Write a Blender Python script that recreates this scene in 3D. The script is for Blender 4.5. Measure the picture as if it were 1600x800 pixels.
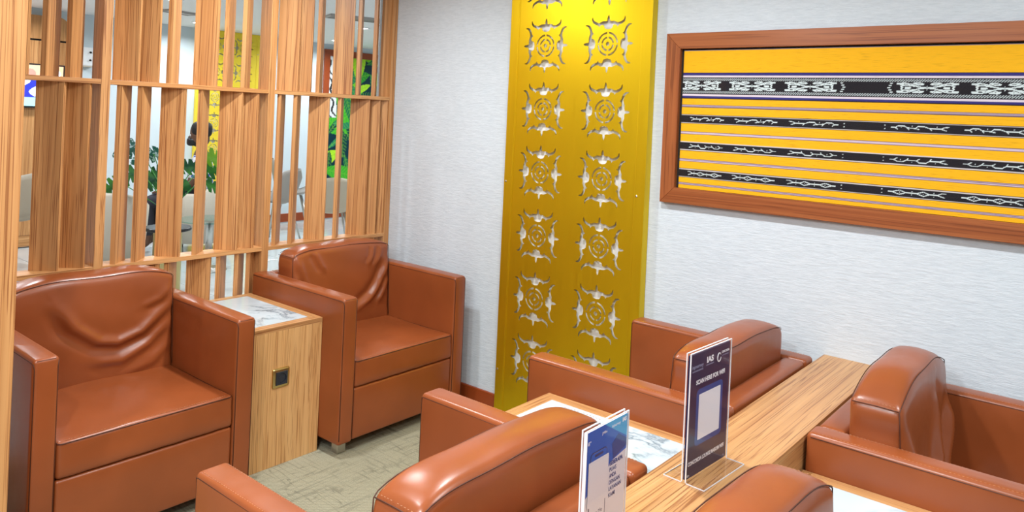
import bpy, bmesh, math, random
import numpy as np
from mathutils import Vector, Matrix
random.seed(4)
for o in list(bpy.data.objects): bpy.data.objects.remove(o, do_unlink=True)
scene = bpy.context.scene
COL = scene.collection
PI = math.pi

# ------------------------------------------------------------------ camera
CAM = Vector((-2.884, -3.264, 1.4907))
RR = Vector((0.63593609, -0.77042402, 0.04507909)); UU = Vector((-0.02534805, 0.03752881, 0.99897401)); FF = Vector((0.77132533, 0.63642629, -0.00433717))
cam_d = bpy.data.cameras.new('camera'); cam = bpy.data.objects.new('camera', cam_d); COL.objects.link(cam)
m = Matrix((RR, UU, -FF)).transposed().to_4x4(); m.translation = CAM; cam.matrix_world = m
cam_d.sensor_width = 36; cam_d.lens = 1183.94 / 1600 * 36; cam_d.shift_y = -(400 - 185.45) / 1600
cam_d.clip_start = .05; scene.camera = cam

# ------------------------------------------------------------------ world, exposure
w = bpy.data.worlds.new('world'); scene.world = w; w.use_nodes = True
w.node_tree.nodes['Background'].inputs[0].default_value = (.88, .94, 1, 1)
w.node_tree.nodes['Background'].inputs[1].default_value = .30
scene.view_settings.view_transform = 'Standard'; scene.view_settings.look = 'None'
scene.view_settings.gamma = 1; scene.view_settings.use_curve_mapping = False
scene.view_settings.exposure = .12

# ------------------------------------------------------------------ ceiling downlights of the two rooms
CEIL = 2.33
def area(name, loc, size, power, col=(1, .97, .93), spread=180, rect=None):
    l = bpy.data.lights.new(name, 'AREA'); l.energy = power; l.color = col; l.spread = math.radians(spread)
    l.shape = 'DISK'; l.size = size
    if rect: l.shape = 'RECTANGLE'; l.size, l.size_y = rect
    o = bpy.data.objects.new(name, l); COL.objects.link(o); o.location = loc
    return o
DOWN1 = [(-1.05, -.62, 20), (-1.05, -2.0, 20), (-2.2, -1.5, 12), (-3.05, -2.45, 42), (-1.05, -3.5, 18), (-2.6, -4.4, 14), (-3.9, -1.9, 30), (-3.9, -3.6, 22)]
DOWN2 = [(-1.6, 1.2), (.2, 1.2), (2.2, 1.2), (-1.6, 3.0), (.2, 3.0), (2.2, 3.0), (4.2, 3.0), (-.6, 4.5), (1.2, 4.5), (3.0, 4.5), (5.0, 4.5)]
for x, y, p in DOWN1: area('downlight_glow', (x, y, CEIL - .012), .11, p, (.965, .985, 1), 176)
for x, y in DOWN2: area('lounge_glow', (x, y, CEIL - .012), .16, 18, (.93, .97, 1), 160)

# ------------------------------------------------------------------ materials
def mat(name, color=(.8, .8, .8), rough=.5, metal=0, spec=.5, **kw):
    m = bpy.data.materials.new(name); m.use_nodes = True
    b = m.node_tree.nodes['Principled BSDF']
    b.inputs['Base Color'].default_value = (*color, 1); b.inputs['Roughness'].default_value = rough
    b.inputs['Metallic'].default_value = metal; b.inputs['Specular IOR Level'].default_value = spec
    for k, v in kw.items(): b.inputs[k.replace('_', ' ')].default_value = v
    return m
def nt(m): return m.node_tree.nodes, m.node_tree.links, m.node_tree.nodes['Principled BSDF']
def coords(m, scale=(1, 1, 1), rand=True, rot=(0, 0, 0)):
    n, l, b = nt(m)
    tc = n.new('ShaderNodeTexCoord'); mp = n.new('ShaderNodeMapping'); mp.inputs['Scale'].default_value = scale
    mp.inputs['Rotation'].default_value = rot
    if rand:
        oi = n.new('ShaderNodeObjectInfo'); mu = n.new('ShaderNodeMath'); mu.operation = 'MULTIPLY'; mu.inputs[1].default_value = 37.
        l.new(oi.outputs['Random'], mu.inputs[0])
        ad = n.new('ShaderNodeVectorMath'); ad.operation = 'ADD'
        l.new(tc.outputs['Object'], ad.inputs[0]); l.new(mu.outputs[0], ad.inputs[1]); l.new(ad.outputs[0], mp.inputs['Vector'])
    else: l.new(tc.outputs['Object'], mp.inputs['Vector'])
    return mp
def noise(m, vec, scale, detail=3, rough=.5, dist=0):
    n, l, b = nt(m); t = n.new('ShaderNodeTexNoise'); t.inputs['Scale'].default_value = scale
    t.inputs['Detail'].default_value = detail; t.inputs['Roughness'].default_value = rough; t.inputs['Distortion'].default_value = dist
    l.new(vec, t.inputs['Vector']); return t
def ramp(m, fac, stops, interp='LINEAR'):
    n, l, b = nt(m); r = n.new('ShaderNodeValToRGB'); r.color_ramp.interpolation = interp
    e = r.color_ramp.elements
    while len(e) > len(stops): e.remove(e[-1])
    while len(e) < len(stops): e.new(.5)
    for i, (p, c) in enumerate(stops):
        e[i].position = p; e[i].color = (*c, 1) if len(c) == 3 else (c[0],) * 3 + (1,)
    l.new(fac, r.inputs[0]); return r
def mix(m, fac, a, b_, mode='MIX'):
    n, l, b = nt(m); x = n.new('ShaderNodeMix'); x.data_type = 'RGBA'; x.blend_type = mode
    for s, v in ((x.inputs[0], fac), (x.inputs[6], a), (x.inputs[7], b_)):
        if hasattr(v, 'links'): l.new(v, s)
        elif isinstance(v, (int, float)): s.default_value = v
        else: s.default_value = (*v, 1)
    return x.outputs[2]
def bump(m, h, strength=.2, dist=.001):
    n, l, b = nt(m); x = n.new('ShaderNodeBump'); x.inputs['Strength'].default_value = strength; x.inputs['Distance'].default_value = dist
    l.new(h, x.inputs['Height']); l.new(x.outputs[0], b.inputs['Normal'])

def wood(name, light, midc, dark, axis='Z', rough=.38, fine=60, line=.85):
    m = mat(name, light, rough, 0, .4); n, l, b = nt(m)
    ax = 'XYZ'.index(axis)
    s = [1, 1, 1]; s[ax] = .007
    s2 = [1, 1, 1]; s2[ax] = .10
    mp = coords(m, s); mp2 = coords(m, s2)
    warp = noise(m, mp2.outputs[0], 5, 2, .5)
    va = n.new('ShaderNodeVectorMath'); va.operation = 'MULTIPLY_ADD'; va.inputs[1].default_value = (.05, .05, .05)
    l.new(warp.outputs['Color'], va.inputs[0]); l.new(mp.outputs[0], va.inputs[2])
    big = noise(m, va.outputs[0], 30, 2, .5)
    fin = noise(m, va.outputs[0], fine * 4.2, 2, .5)
    c1 = ramp(m, big.outputs[0], [(.35, midc), (.62, light)])
    c2 = ramp(m, fin.outputs[0], [(.38, (1,)), (.46, (.0,))])
    fm = n.new('ShaderNodeMath'); fm.operation = 'MULTIPLY'; fm.inputs[1].default_value = line
    l.new(c2.outputs[0], fm.inputs[0])
    out = mix(m, fm.outputs[0], c1.outputs[0], dark)
    pale = noise(m, va.outputs[0], fine * 1.4, 2, .5)
    c3 = ramp(m, pale.outputs[0], [(.52, (0,)), (.68, (.35,))])
    out = mix(m, c3.outputs[0], out, tuple(min(1, c * 1.25) for c in light))
    l.new(out, b.inputs['Base Color'])
    bump(m, fin.outputs[0], .12, .0006)
    return m
WL, WM, WD = (.63, .33, .13), (.49, .225, .078), (.27, .095, .03)
WOOD = {a: wood('laminate_' + a, WL, WM, WD, a) for a in 'XYZ'}
FRAMEW = {a: wood('frame_wood_' + a, (.36, .115, .036), (.27, .075, .022), (.13, .032, .010), a, .33, 45, .55) for a in 'YZX'}
BASEW = mat('baseboard_wood', (.30, .055, .012), .35)
COUNT = wood('counter_laminate', (.54, .295, .12), (.45, .22, .082), (.25, .095, .032), 'X', .34)
GABLE_LIT = wood('gable_laminate_lit', (.70, .41, .17), (.61, .33, .125), (.36, .155, .05), 'Z', .36)  # lighter copy of the laminate, the light on the front put into its colour

def leather(name, col):
    m = mat(name, col, .36, 0, .5); n, l, b = nt(m)
    mp = coords(m, (1, 1, 1))
    big = noise(m, mp.outputs[0], 3.5, 3, .55)
    c = ramp(m, big.outputs[0], [(.3, tuple(x * .86 for x in col)), (.7, tuple(min(1, x * 1.12) for x in col))])
    l.new(c.outputs[0], b.inputs['Base Color'])
    v = n.new('ShaderNodeTexVoronoi'); v.inputs['Scale'].default_value = 380; l.new(mp.outputs[0], v.inputs['Vector'])
    s = noise(m, mp.outputs[0], 28, 4, .6)
    a = n.new('ShaderNodeMath'); a.operation = 'MULTIPLY_ADD'; a.inputs[1].default_value = .12
    l.new(v.outputs['Distance'], a.inputs[0]); sm = n.new('ShaderNodeMath'); sm.operation = 'MULTIPLY'; sm.inputs[1].default_value = .22; l.new(s.outputs[0], sm.inputs[0]); l.new(sm.outputs[0], a.inputs[2])
    bump(m, a.outputs[0], .14, .001)
    r = ramp(m, s.outputs[0], [(.3, (.28,)), (.75, (.35,))]); l.new(r.outputs[0], b.inputs['Roughness'])
    return m
LEATHER = leather('cognac_leather', (.275, .069, .019))
SEAM = mat('seam_thread', (.07, .017, .006), .6)
STITCH = mat('pale_thread', (.50, .24, .13), .6)
CHROME = mat('brushed_steel', (.55, .53, .50), .3, 1)
BLACKP = mat('black_plastic', (.012, .012, .014), .35)
UNDER = mat('black_underlining', (.012, .011, .01), .9)

GOLD = mat('gold_metal', (.76, .53, .012), .40, .9, .5); n, l, b = nt(GOLD)
mp = coords(GOLD, (1, 1, .03), False); s = noise(GOLD, mp.outputs[0], 160, 2, .5)
r = ramp(GOLD, s.outputs[0], [(.3, (.40,)), (.7, (.47,))]); l.new(r.outputs[0], b.inputs['Roughness'])
GOLDY = mat('yellow_gold_paint', (.90, .68, .04), .45, .2)
BRASS = mat('brass', (.62, .50, .22), .28, 1)

WALL = mat('embossed_wallpaper', (.62, .70, .765), .7, 0, .2); n, l, b = nt(WALL)
mp = coords(WALL, (1, .16, 1), False); s = noise(WALL, mp.outputs[0], 150, 4, .65)
bump(WALL, s.outputs[0], .55, .0035)
c = ramp(WALL, s.outputs[0], [(.3, (.565, .64, .70)), (.65, (.65, .725, .785))]); l.new(c.outputs[0], b.inputs['Base Color'])
WHITE = mat('white_paint', (.83, .85, .86), .6)
CEILM = mat('ceiling_paint', (.80, .81, .81), .8)

CARPET = mat('woven_carpet', (.40, .37, .27), .95, 0, .1); n, l, b = nt(CARPET)
mp = coords(CARPET, (1, 1, 1), False)
wv = n.new('ShaderNodeTexWave'); wv.wave_type = 'BANDS'; wv.bands_direction = 'DIAGONAL'; wv.inputs['Scale'].default_value = 72; wv.inputs['Distortion'].default_value = 1.5
l.new(mp.outputs[0], wv.inputs['Vector'])
fine = noise(CARPET, mp.outputs[0], 260, 2, .6)
c = ramp(CARPET, wv.outputs['Fac'], [(.2, (.25, .24, .165)), (.7, (.47, .45, .33))])
def lines(vecscale, sc, thr):
    mpx = coords(CARPET, vecscale, False); t = noise(CARPET, mpx.outputs[0], sc, 1, .4)
    a = n.new('ShaderNodeMath'); a.operation = 'SUBTRACT'; a.inputs[1].default_value = .5; l.new(t.outputs[0], a.inputs[0])
    a2 = n.new('ShaderNodeMath'); a2.operation = 'ABSOLUTE'; l.new(a.outputs[0], a2.inputs[0])
    return ramp(CARPET, a2.outputs[0], [(0, (1,)), (thr, (0,))]).outputs[0]
l1 = lines((1, .08, 1), 42, .03); l2 = lines((.08, 1, 1), 42, .03)
o1 = mix(CARPET, .8, l1, l2, 'LIGHTEN')
patch = noise(CARPET, mp.outputs[0], 5, 4, .6); pr = ramp(CARPET, patch.outputs[0], [(.40, (.25,)), (.6, (1.,))])
mm = mix(CARPET, 1., o1, pr.outputs[0], 'MULTIPLY')
cc = mix(CARPET, mm, c.outputs[0], (.19, .185, .135))
f2 = ramp(CARPET, fine.outputs[0], [(.3, (.75,)), (.7, (1.1,))])
cc = mix(CARPET, 1., cc, f2.outputs[0], 'MULTIPLY'); l.new(cc, b.inputs['Base Color'])
bump(CARPET, wv.outputs['Fac'], .5, .002)

def marble(name, base, seed):
    m = mat(name, base, .08, 0, .6); n, l, b = nt(m)
    mp = coords(m, (1, 1, 1), False); mp.inputs['Location'].default_value = (seed, seed * .7, 0)
    w1 = noise(m, mp.outputs[0], 3.0, 5, .6, .7)
    a = n.new('ShaderNodeMath'); a.operation = 'SUBTRACT'; a.inputs[1].default_value = .5; l.new(w1.outputs[0], a.inputs[0])
    a2 = n.new('ShaderNodeMath'); a2.operation = 'ABSOLUTE'; l.new(a.outputs[0], a2.inputs[0])
    v1 = ramp(m, a2.outputs[0], [(0, (1,)), (.014, (.45,)), (.04, (0,))])
    w2 = noise(m, mp.outputs[0], 2.2, 2, .5); g = ramp(m, w2.outputs[0], [(.47, (0,)), (.58, (1,))])
    f = mix(m, 1., v1.outputs[0], g.outputs[0], 'MULTIPLY')
    cl = noise(m, mp.outputs[0], 6, 3, .5); cr = ramp(m, cl.outputs[0], [(.35, tuple(x * .93 for x in base)), (.65, base)])
    l.new(mix(m, f, cr.outputs[0], (.05, .11, .15)), b.inputs['Base Color'])
    return m
MARBLE = marble('white_marble', (.56, .67, .725), 3.3)

TILE = mat('glossy_floor_tile', (.50, .53, .54), .12, 0, .5)
GROUT = mat('grout', (.36, .38, .38), .8)
BEIGE = mat('beige_leatherette', (.52, .47, .385), .5)
GREYB = mat('grey_shell', (.42, .40, .38), .45)
GREEN = mat('leaf_green', (.03, .16, .03), .35); n, l, b = nt(GREEN)
mp = coords(GREEN, (1, 1, 1)); s = noise(GREEN, mp.outputs[0], 9, 2, .5); c = ramp(GREEN, s.outputs[0], [(.35, (.012, .09, .035)), (.65, (.06, .29, .035))]); l.new(c.outputs[0], b.inputs['Base Color'])
BLUEGREEN = mat('variegated_leaf', (.3, .5, .5), .35); n, l, b = nt(BLUEGREEN)
mp = coords(BLUEGREEN, (1, 1, 1)); s = noise(BLUEGREEN, mp.outputs[0], 30, 3, .7); c = ramp(BLUEGREEN, s.outputs[0], [(.45, (.02, .13, .10)), (.55, (.55, .72, .74))], 'CONSTANT'); l.new(c.outputs[0], b.inputs['Base Color'])
YGREEN = mat('young_leaf', (.22, .50, .03), .35)
SKIN = mat('skin', (.10, .045, .025), .5); HAIR = mat('hair', (.006, .005, .006), .6)
NAVY = mat('poster_navy', (.008, .008, .055), .35)
BLUE = mat('poster_blue', (.006, .06, .26), .35); BLUE2 = mat('poster_bright_blue', (.01, .12, .52), .35); CYAN = mat('poster_cyan', (.03, .36, .70), .35)
PWHITE = mat('poster_white', (.74, .76, .82), .35); INK = mat('poster_ink', (.03, .05, .16), .4); WINK = mat('white_ink', (.85, .86, .9), .4)
GREYINK = mat('pale_ink', (.35, .38, .55), .4)
def clear(name, tint, fres=1.45, rough=.02, vis=.06):
    m = bpy.data.materials.new(name); m.use_nodes = True; n = m.node_tree.nodes; l = m.node_tree.links; n.clear()
    o = n.new('ShaderNodeOutputMaterial'); t = n.new('ShaderNodeBsdfTransparent'); t.inputs[0].default_value = (*tint, 1)
    g = n.new('ShaderNodeBsdfGlossy'); g.inputs['Roughness'].default_value = rough
    f = n.new('ShaderNodeFresnel'); f.inputs[0].default_value = fres
    x = n.new('ShaderNodeMixShader'); ge = n.new('ShaderNodeNewGeometry'); iv = n.new('ShaderNodeMath'); iv.operation = 'SUBTRACT'; iv.inputs[0].default_value = 1; l.new(ge.outputs['Backfacing'], iv.inputs[1])
    mu = n.new('ShaderNodeMath'); mu.operation = 'MULTIPLY'; l.new(f.outputs[0], mu.inputs[0]); l.new(iv.outputs[0], mu.inputs[1])
    l.new(mu.outputs[0], x.inputs[0]); l.new(t.outputs[0], x.inputs[1]); l.new(g.outputs[0], x.inputs[2])
    l.new(x.outputs[0], o.inputs[0]); return m
GLASS = clear('picture_glass', (.98, .98, .98), 1.22)
ACRYL = clear('acrylic', (1, 1, 1), 1.3)
ACEDGE = mat('acrylic_edge', (.80, .82, .86), .25)
def vcol(name, rough, bumpy=0):
    m = mat(name, (.5, .5, .5), rough, 0, .25); n, l, b = nt(m)
    a = n.new('ShaderNodeVertexColor'); a.layer_name = 'Col'; l.new(a.outputs[0], b.inputs['Base Color'])
    if bumpy:
        mp = coords(m, (1, .05, 1), False); s = noise(m, mp.outputs[0], 420, 2, .6); bump(m, s.outputs[0], .5, .001)
        sv = ramp(m, s.outputs[0], [(.25, (.62,)), (.45, (1,))]); l.new(mix(m, .7, a.outputs[0], sv.outputs[0], 'MULTIPLY'), b.inputs['Base Color'])
    return m
CLOTH = vcol('woven_cloth', .75, 1); PRINT = vcol('glossy_print', .3)
def emit(name, col, s):
    m = bpy.data.materials.new(name); m.use_nodes = True; b = m.node_tree.nodes['Principled BSDF']
    b.inputs['Base Color'].default_value = (*col, 1); b.inputs['Emission Color'].default_value = (*col, 1); b.inputs['Emission Strength'].default_value = s
    return m
LAMP = emit('lamp_lens', (1, .98, .95), 6)

# ------------------------------------------------------------------ mesh helpers
def link(name, bm_or_me, m, parent=None, loc=(0, 0, 0), smooth=False, rotz=0):
    if isinstance(bm_or_me, bmesh.types.BMesh):
        me = bpy.data.meshes.new(name); bm_or_me.normal_update(); bm_or_me.to_mesh(me); bm_or_me.free()
    else: me = bm_or_me
    if m is not None:
        me.materials.clear()
        for x in (m if isinstance(m, (list, tuple)) else [m]): me.materials.append(x)
    if smooth:
        for p in me.polygons: p.use_smooth = True
    o = bpy.data.objects.new(name, me); COL.objects.link(o); o.location = loc; o.rotation_euler.z = rotz
    if parent: o.parent = parent
    return o
def tag(o, label=None, cat=None, group=None, kind=None):
    if label: o['label'] = label
    if cat: o['category'] = cat
    if group: o['group'] = group
    if kind: o['kind'] = kind
    return o
def thing(name, label, cat, loc=(0, 0, 0), rotz=0, group=None):
    o = bpy.data.objects.new(name, None); COL.objects.link(o); o.location = loc; o.rotation_euler.z = rotz
    o.empty_display_size = .05
    return tag(o, label, cat, group)
def box(bm, x0, x1, y0, y1, z0, z1, bev=0, mi=0):
    vs = [bm.verts.new((x, y, z)) for x in (x0, x1) for y in (y0, y1) for z in (z0, z1)]
    fs = [(0, 1, 3, 2), (4, 6, 7, 5), (0, 4, 5, 1), (2, 3, 7, 6), (0, 2, 6, 4), (1, 5, 7, 3)]
    faces = [bm.faces.new([vs[i] for i in f]) for f in fs]
    for f in faces: f.material_index = mi
    if bev:
        es = set(e for f in faces for e in f.edges)
        r = bmesh.ops.bevel(bm, geom=list(es), offset=bev, segments=2, affect='EDGES', profile=.5)
        for f in r['faces']: f.material_index = mi
    return faces
def B(*a, bev=0):
    bm = bmesh.new(); box(bm, *a, bev=bev); return bm
def tube(bm, pts, r, seg=6, closed=False):
    pts = [Vector(p) for p in pts]; rings = []; N = len(pts)
    up = Vector((0, 0, 1))
    for i, p in enumerate(pts):
        a = pts[(i - 1) % N] if (closed or i) else p; c = pts[(i + 1) % N] if (closed or i < N - 1) else p
        t = (c - a).normalized()
        if abs(t.dot(up)) > .97: up = Vector((1, 0, 0)) if abs(t.x) < .9 else Vector((0, 1, 0))
        s = t.cross(up).normalized(); u = s.cross(t).normalized(); up = u
        rr = r[i] if isinstance(r, (list, tuple)) else r
        rings.append([bm.verts.new(p + (s * math.cos(k * 2 * PI / seg) + u * math.sin(k * 2 * PI / seg)) * rr) for k in range(seg)])
    for i in range(N if closed else N - 1):
        a, c = rings[i], rings[(i + 1) % N]
        for k in range(seg): bm.faces.new((a[k], a[(k + 1) % seg], c[(k + 1) % seg], c[k]))
    if not closed:
        bm.faces.new(rings[0][::-1]); bm.faces.new(rings[-1])
def lathe(bm, prof, seg=24, c=(0, 0, 0), mi=0):
    rings = []
    for r, z in prof: rings.append([bm.verts.new((c[0] + r * math.cos(k * 2 * PI / seg), c[1] + r * math.sin(k * 2 * PI / seg), c[2] + z)) for k in range(seg)])
    for a, d in zip(rings, rings[1:]):
        for k in range(seg):
            f = bm.faces.new((a[k], a[(k + 1) % seg], d[(k + 1) % seg], d[k])); f.material_index = mi
    bm.faces.new(rings[0][::-1]).material_index = mi; bm.faces.new(rings[-1]).material_index = mi
def prism(bm, poly, z0, z1, axis='Z'):
    def P(a, c, z): return (a, c, z) if axis == 'Z' else ((a, z, c) if axis == 'Y' else (z, a, c))
    lo = [bm.verts.new(P(a, c, z0)) for a, c in poly]; hi = [bm.verts.new(P(a, c, z1)) for a, c in poly]
    N = len(poly)
    for i in range(N): bm.faces.new((lo[i], lo[(i + 1) % N], hi[(i + 1) % N], hi[i]))
    bm.faces.new(lo[::-1]); bm.faces.new(hi)
    bmesh.ops.recalc_face_normals(bm, faces=bm.faces)
def samples(h, r, n):
    a = [-h, -h + r * .12, -h + r * .35, -h + r * .65, -h + r] if r > 0 else [-h]
    mid = [(-h + r) + (2 * h - 2 * r) * i / n for i in range(1, n)]
    return a + mid + [-x for x in a[::-1]]
def rbox(x0, x1, y0, y1, z0, z1, r, nx=4, ny=4, nz=4, puff=(0, 0, 0), deform=None):
    """rounded, softly puffed upholstery block"""
    bm = bmesh.new(); c = Vector(((x0 + x1) / 2, (y0 + y1) / 2, (z0 + z1) / 2)); h = Vector(((x1 - x0) / 2, (y1 - y0) / 2, (z1 - z0) / 2))
    S = [samples(h.x, r, nx), samples(h.y, r, ny), samples(h.z, r, nz)]
    cache = {}
    def V(p):
        k = tuple(round(a, 6) for a in p)
        if k in cache: return cache[k]
        q = Vector(p); inner = Vector([max(-h[i] + r, min(h[i] - r, q[i])) for i in range(3)]); d = q - inner
        if d.length > 1e-9: q2 = inner + d.normalized() * r
        else: q2 = q
        u = [q2[i] / h[i] for i in range(3)]
        q3 = q2.copy()
        for i in range(3):
            j, kk = (i + 1) % 3, (i + 2) % 3
            q3[i] += puff[i] * u[i] * max(0, 1 - u[j] ** 4) * max(0, 1 - u[kk] ** 4)
        v = bm.verts.new(deform(q3 + c, u) if deform else q3 + c); cache[k] = v; return v
    for ax in range(3):
        a, d = (ax + 1) % 3, (ax + 2) % 3
        for sgn in (-1, 1):
            for i in range(len(S[a]) - 1):
                for j in range(len(S[d]) - 1):
                    q = []
                    for (ii, jj) in ((i, j), (i + 1, j), (i + 1, j + 1), (i, j + 1)):
                        p = [0, 0, 0]; p[ax] = sgn * h[ax]; p[a] = S[a][ii]; p[d] = S[d][jj]; q.append(V(p))
                    if sgn < 0: q = q[::-1]
                    try: bm.faces.new(q)
                    except ValueError: pass
    return bm
def poly3(pts, n=10):
    """smooth polyline through points"""
    P = [Vector(p) for p in pts]; out = []
    for i in range(len(P) - 1):
        a = P[max(i - 1, 0)]; b_ = P[i]; c = P[i + 1]; d = P[min(i + 2, len(P) - 1)]
        for k in range(n):
            t = k / n; out.append(.5 * ((2 * b_) + (c - a) * t + (2 * a - 5 * b_ + 4 * c - d) * t * t + (3 * b_ - a - 3 * c + d) * t ** 3))
    out.append(P[-1]); return out
def copy_tree(o, parent=None):
    c = o.copy(); COL.objects.link(c)
    if parent: c.parent = parent
    for ch in [x for x in bpy.data.objects if x.parent is o]: copy_tree(ch, c)
    return c

# ------------------------------------------------------------------ setting
WX = .0163
def struct(name, bm, m): return tag(link(name, bm, m), kind='structure')
struct('wall_right', B(WX, .16, -6, .16, 0, CEIL), WALL)
struct('wall_back', B(-5, 6.4, 5.1, 5.2, 0, CEIL + .1), mat('pale_blue_white_paint', (.60, .69, .735), .6))
struct('ceiling', B(-5, 6.4, -6, 5.2, CEIL, CEIL + .1), CEILM)
struct('floor', B(-5, WX, -6, .1, -.05, 0), CARPET)
fl2 = struct('floor_tiled', B(-5, 6.4, .1, 5.1, -.06, -.012), GROUT)
tile_me = None
for i in range(16):
    for j in range(8):
        x0 = -3.4 + i * .6; y0 = .103 + j * .6
        if tile_me is None:
            t = link('tile', B(0, .596, 0, .596, -.0118, 0, bev=.0012), TILE, fl2, (x0, y0, 0)); tile_me = t.data
        else: link('tile', tile_me, None, fl2, (x0, y0, 0))
struct('baseboard_right', B(WX - .014, WX, -6, 0, 0, .099, bev=.003), BASEW)
struct('baseboard_back', B(.15, 6.3, 5.085, 5.1, 0, .105, bev=.002), BASEW)

# ------------------------------------------------------------------ slatted wooden screen
scr = thing('slatted_screen', 'tall light wood room divider of angled vertical slats between posts and shelves', 'screen', (0, 0, 0))
XP, SP, PW, SD = .0163 - .003, .773, .0363, .095
z1, z2, TH = 1.5632, .7944, .0195
for k in range(4):
    x1 = XP - SP * k
    link('post', B(-PW / 2, PW / 2, 0, SD, 0, CEIL - .001, bev=.0008), WOOD['Z'], scr, (x1 - PW / 2, 0, 0))
for k in range(3):
    a, c = XP - SP * (k + 1), XP - SP * k - PW
    for zt in (z1, z2, .06):
        link('shelf', B(a + .0003, c - .0003, .0004, SD, zt - TH, zt, bev=.0008), WOOD['X'], scr)
SW, ST = .105, .0195
def slat(x, kind, za, zb):
    """x = front vertex; R leans back to the right, L leans back to the left"""
    s = math.sqrt(.5); d = Vector((s, s)) if kind == 'R' else Vector((-s, s)); t = Vector((-s, s)) if kind == 'R' else Vector((s, s))
    w_ = SW if kind == 'L' else SW
    p0 = Vector((0, 0)); p = [p0, p0 + d * (w_ - .0), p0 + d * w_ + t * ST, p0 + t * ST]
    p = [(a.x, min(a.y, SD - .001)) for a in p]
    bm = bmesh.new(); prism(bm, p, 0, zb - za)
    link('slat', bm, WOOD['Z'], scr, (x, .004, za))
rows = [(.06, z2 - TH, dict(R=[-1.254, -1.01, -.917, -.855, -1.42, -.6, -.5, -.3, -1.9, -2.1], L=[-1.06, -1.30, -.2, -.09, -1.62, -1.72])),
        (z2, z1 - TH, dict(L=[-1.706, -1.610, -1.21, -.931, -.845, -.431, -.159, -.085, -.03, -1.93, -2.02], R=[-1.485, -1.40, -1.130, -.721, -.629, -.354, -2.2])),
        (z1, CEIL - .002, dict(L=[-1.84, -1.421, -1.336, -1.067, -.63, -.551, -.289, -2.0, -2.1], R=[-1.774, -1.686, -1.281, -1.016, -.925, -.500, -.241, -.130, -2.25]))]
for za, zb, d in rows:
    for kd in 'LR':
        for x in d[kd]:
            slat(x, kd, za + .0003, zb - .0003)
bm = bmesh.new(); box(bm, -.17, .17, 0, .30, 0, CEIL - .002, bev=.001)
tag(link('wooden_pillar', bm, WOOD['Z'], loc=(-2.30, -.90, 0)), 'wide light wood pillar at the far left in front of the slatted divider', 'pillar')

# ------------------------------------------------------------------ gold fretwork panels
def arc(r, a0, a1, n=9): return [(r * math.cos(a0 + (a1 - a0) * i / n), r * math.sin(a0 + (a1 - a0) * i / n)) for i in range(n + 1)]
def ringseg(ri, ro, a0, a1): return arc(ro, a0, a1) + arc(ri, a1, a0)
half = [(0, .129), (.004, .124), (.0065, .112), (.0062, .104), (.015, .101), (.028, .102), (.041, .097), (.049, .094), (.060, .097), (.072, .102), (.080, .109), (.0845, .122),
        (.0875, .116), (.0875, .106), (.083, .097), (.074, .090), (.062, .085), (.054, .083), (.047, .074), (.044, .081), (.036, .085), (.028, .086), (.024, .083), (.022, .075), (.016, .068), (0, .065)]
bird = half + [(-a, c) for a, c in half[-2:0:-1]]
def medallion():
    H = []
    for k in range(4):
        a0 = k * PI / 2 + .09; H.append(ringseg(.0455, .0535, a0, (k + 1) * PI / 2 - .09))
        a0 = k * PI / 2 + .13; H.append(ringseg(.0245, .0325, a0, (k + 1) * PI / 2 - .13))
    H.append(arc(.0095, 0, 2 * PI, 12)[:-1])
    for k in range(4):
        ca, sa = math.cos(k * PI / 2), math.sin(k * PI / 2)
        f = 1 if k % 2 == 0 else -1
        H.append([(a * ca - c * sa, a * sa + c * ca) for a, c in bird])
    return H
def fret_panel(label, W, Ht, cols, rowz, loc, rotz, mt, group, gap=.0215):
    t = thing('fretwork_panel', label, 'panel', loc, rotz, group)
    cu = bpy.data.curves.new('fret', 'CURVE'); cu.dimensions = '2D'; cu.fill_mode = 'BOTH'; cu.extrude = .0012
    def spl(pts):
        s = cu.splines.new('POLY'); s.points.add(len(pts) - 1)
        for i, (a, c) in enumerate(pts): s.points[i].co = (a, c, 0, 1)
        s.use_cyclic_u = True
    e = .048
    spl([(-W / 2 + e, 0), (W / 2 - e, 0), (W / 2 - e, Ht), (-W / 2 + e, Ht)])
    for cx in cols:
        for cz in rowz:
            for hpts in medallion():
                if all(.003 < cz + c < Ht - .003 for a, c in hpts): spl([(cx + a, cz + c) for a, c in hpts])
    tmp = bpy.data.objects.new('fret', cu); COL.objects.link(tmp)
    me = bpy.data.meshes.new_from_object(tmp.evaluated_get(bpy.context.evaluated_depsgraph_get())); bpy.data.objects.remove(tmp)
    me.transform(Matrix.Rotation(PI / 2, 4, 'X'))
    link('fretwork_plate', me, mt, t)                # plate lies in local XZ, faces -Y
    link('backing_board', B(-W / 2 + .005, W / 2 - .005, .0 + gap, gap + .003, 0, Ht), WHITE, t)  # added white board, set close behind so cut-outs show lit white and shadow
    for s in (-1, 1):
        bm = bmesh.new()
        box(bm, *sorted((s * W / 2, s * (W / 2 - e))), -.004, -.0005, 0, Ht, bev=.001)
        box(bm, *sorted((s * W / 2, s * (W / 2 - .003))), -.0005, .040, 0, Ht)
        box(bm, *sorted((s * (W / 2 - e), s * (W / 2 - e - .006))), -.0035, -.0012, 0, Ht, bev=.0008)
        rl = link('side_rail', bm, mt, t)
        for zz in (.245, 1.167, 2.09):
            if zz < Ht:
                bm = bmesh.new(); lathe(bm, [(.0055, 0), (.005, .0015), (.002, .0028), (.0005, .003)], 10)
                for v in bm.verts: v.co = Vector((v.co.x, -v.co.z, v.co.y))
                sc = link('screw', bm, CHROME, rl, (s * (W / 2 - .012 if s < 0 else W / 2 - .038), -.004, zz))
    return t
rowz = [.327 + .3002 * i - .002 for i in range(7)]
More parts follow.
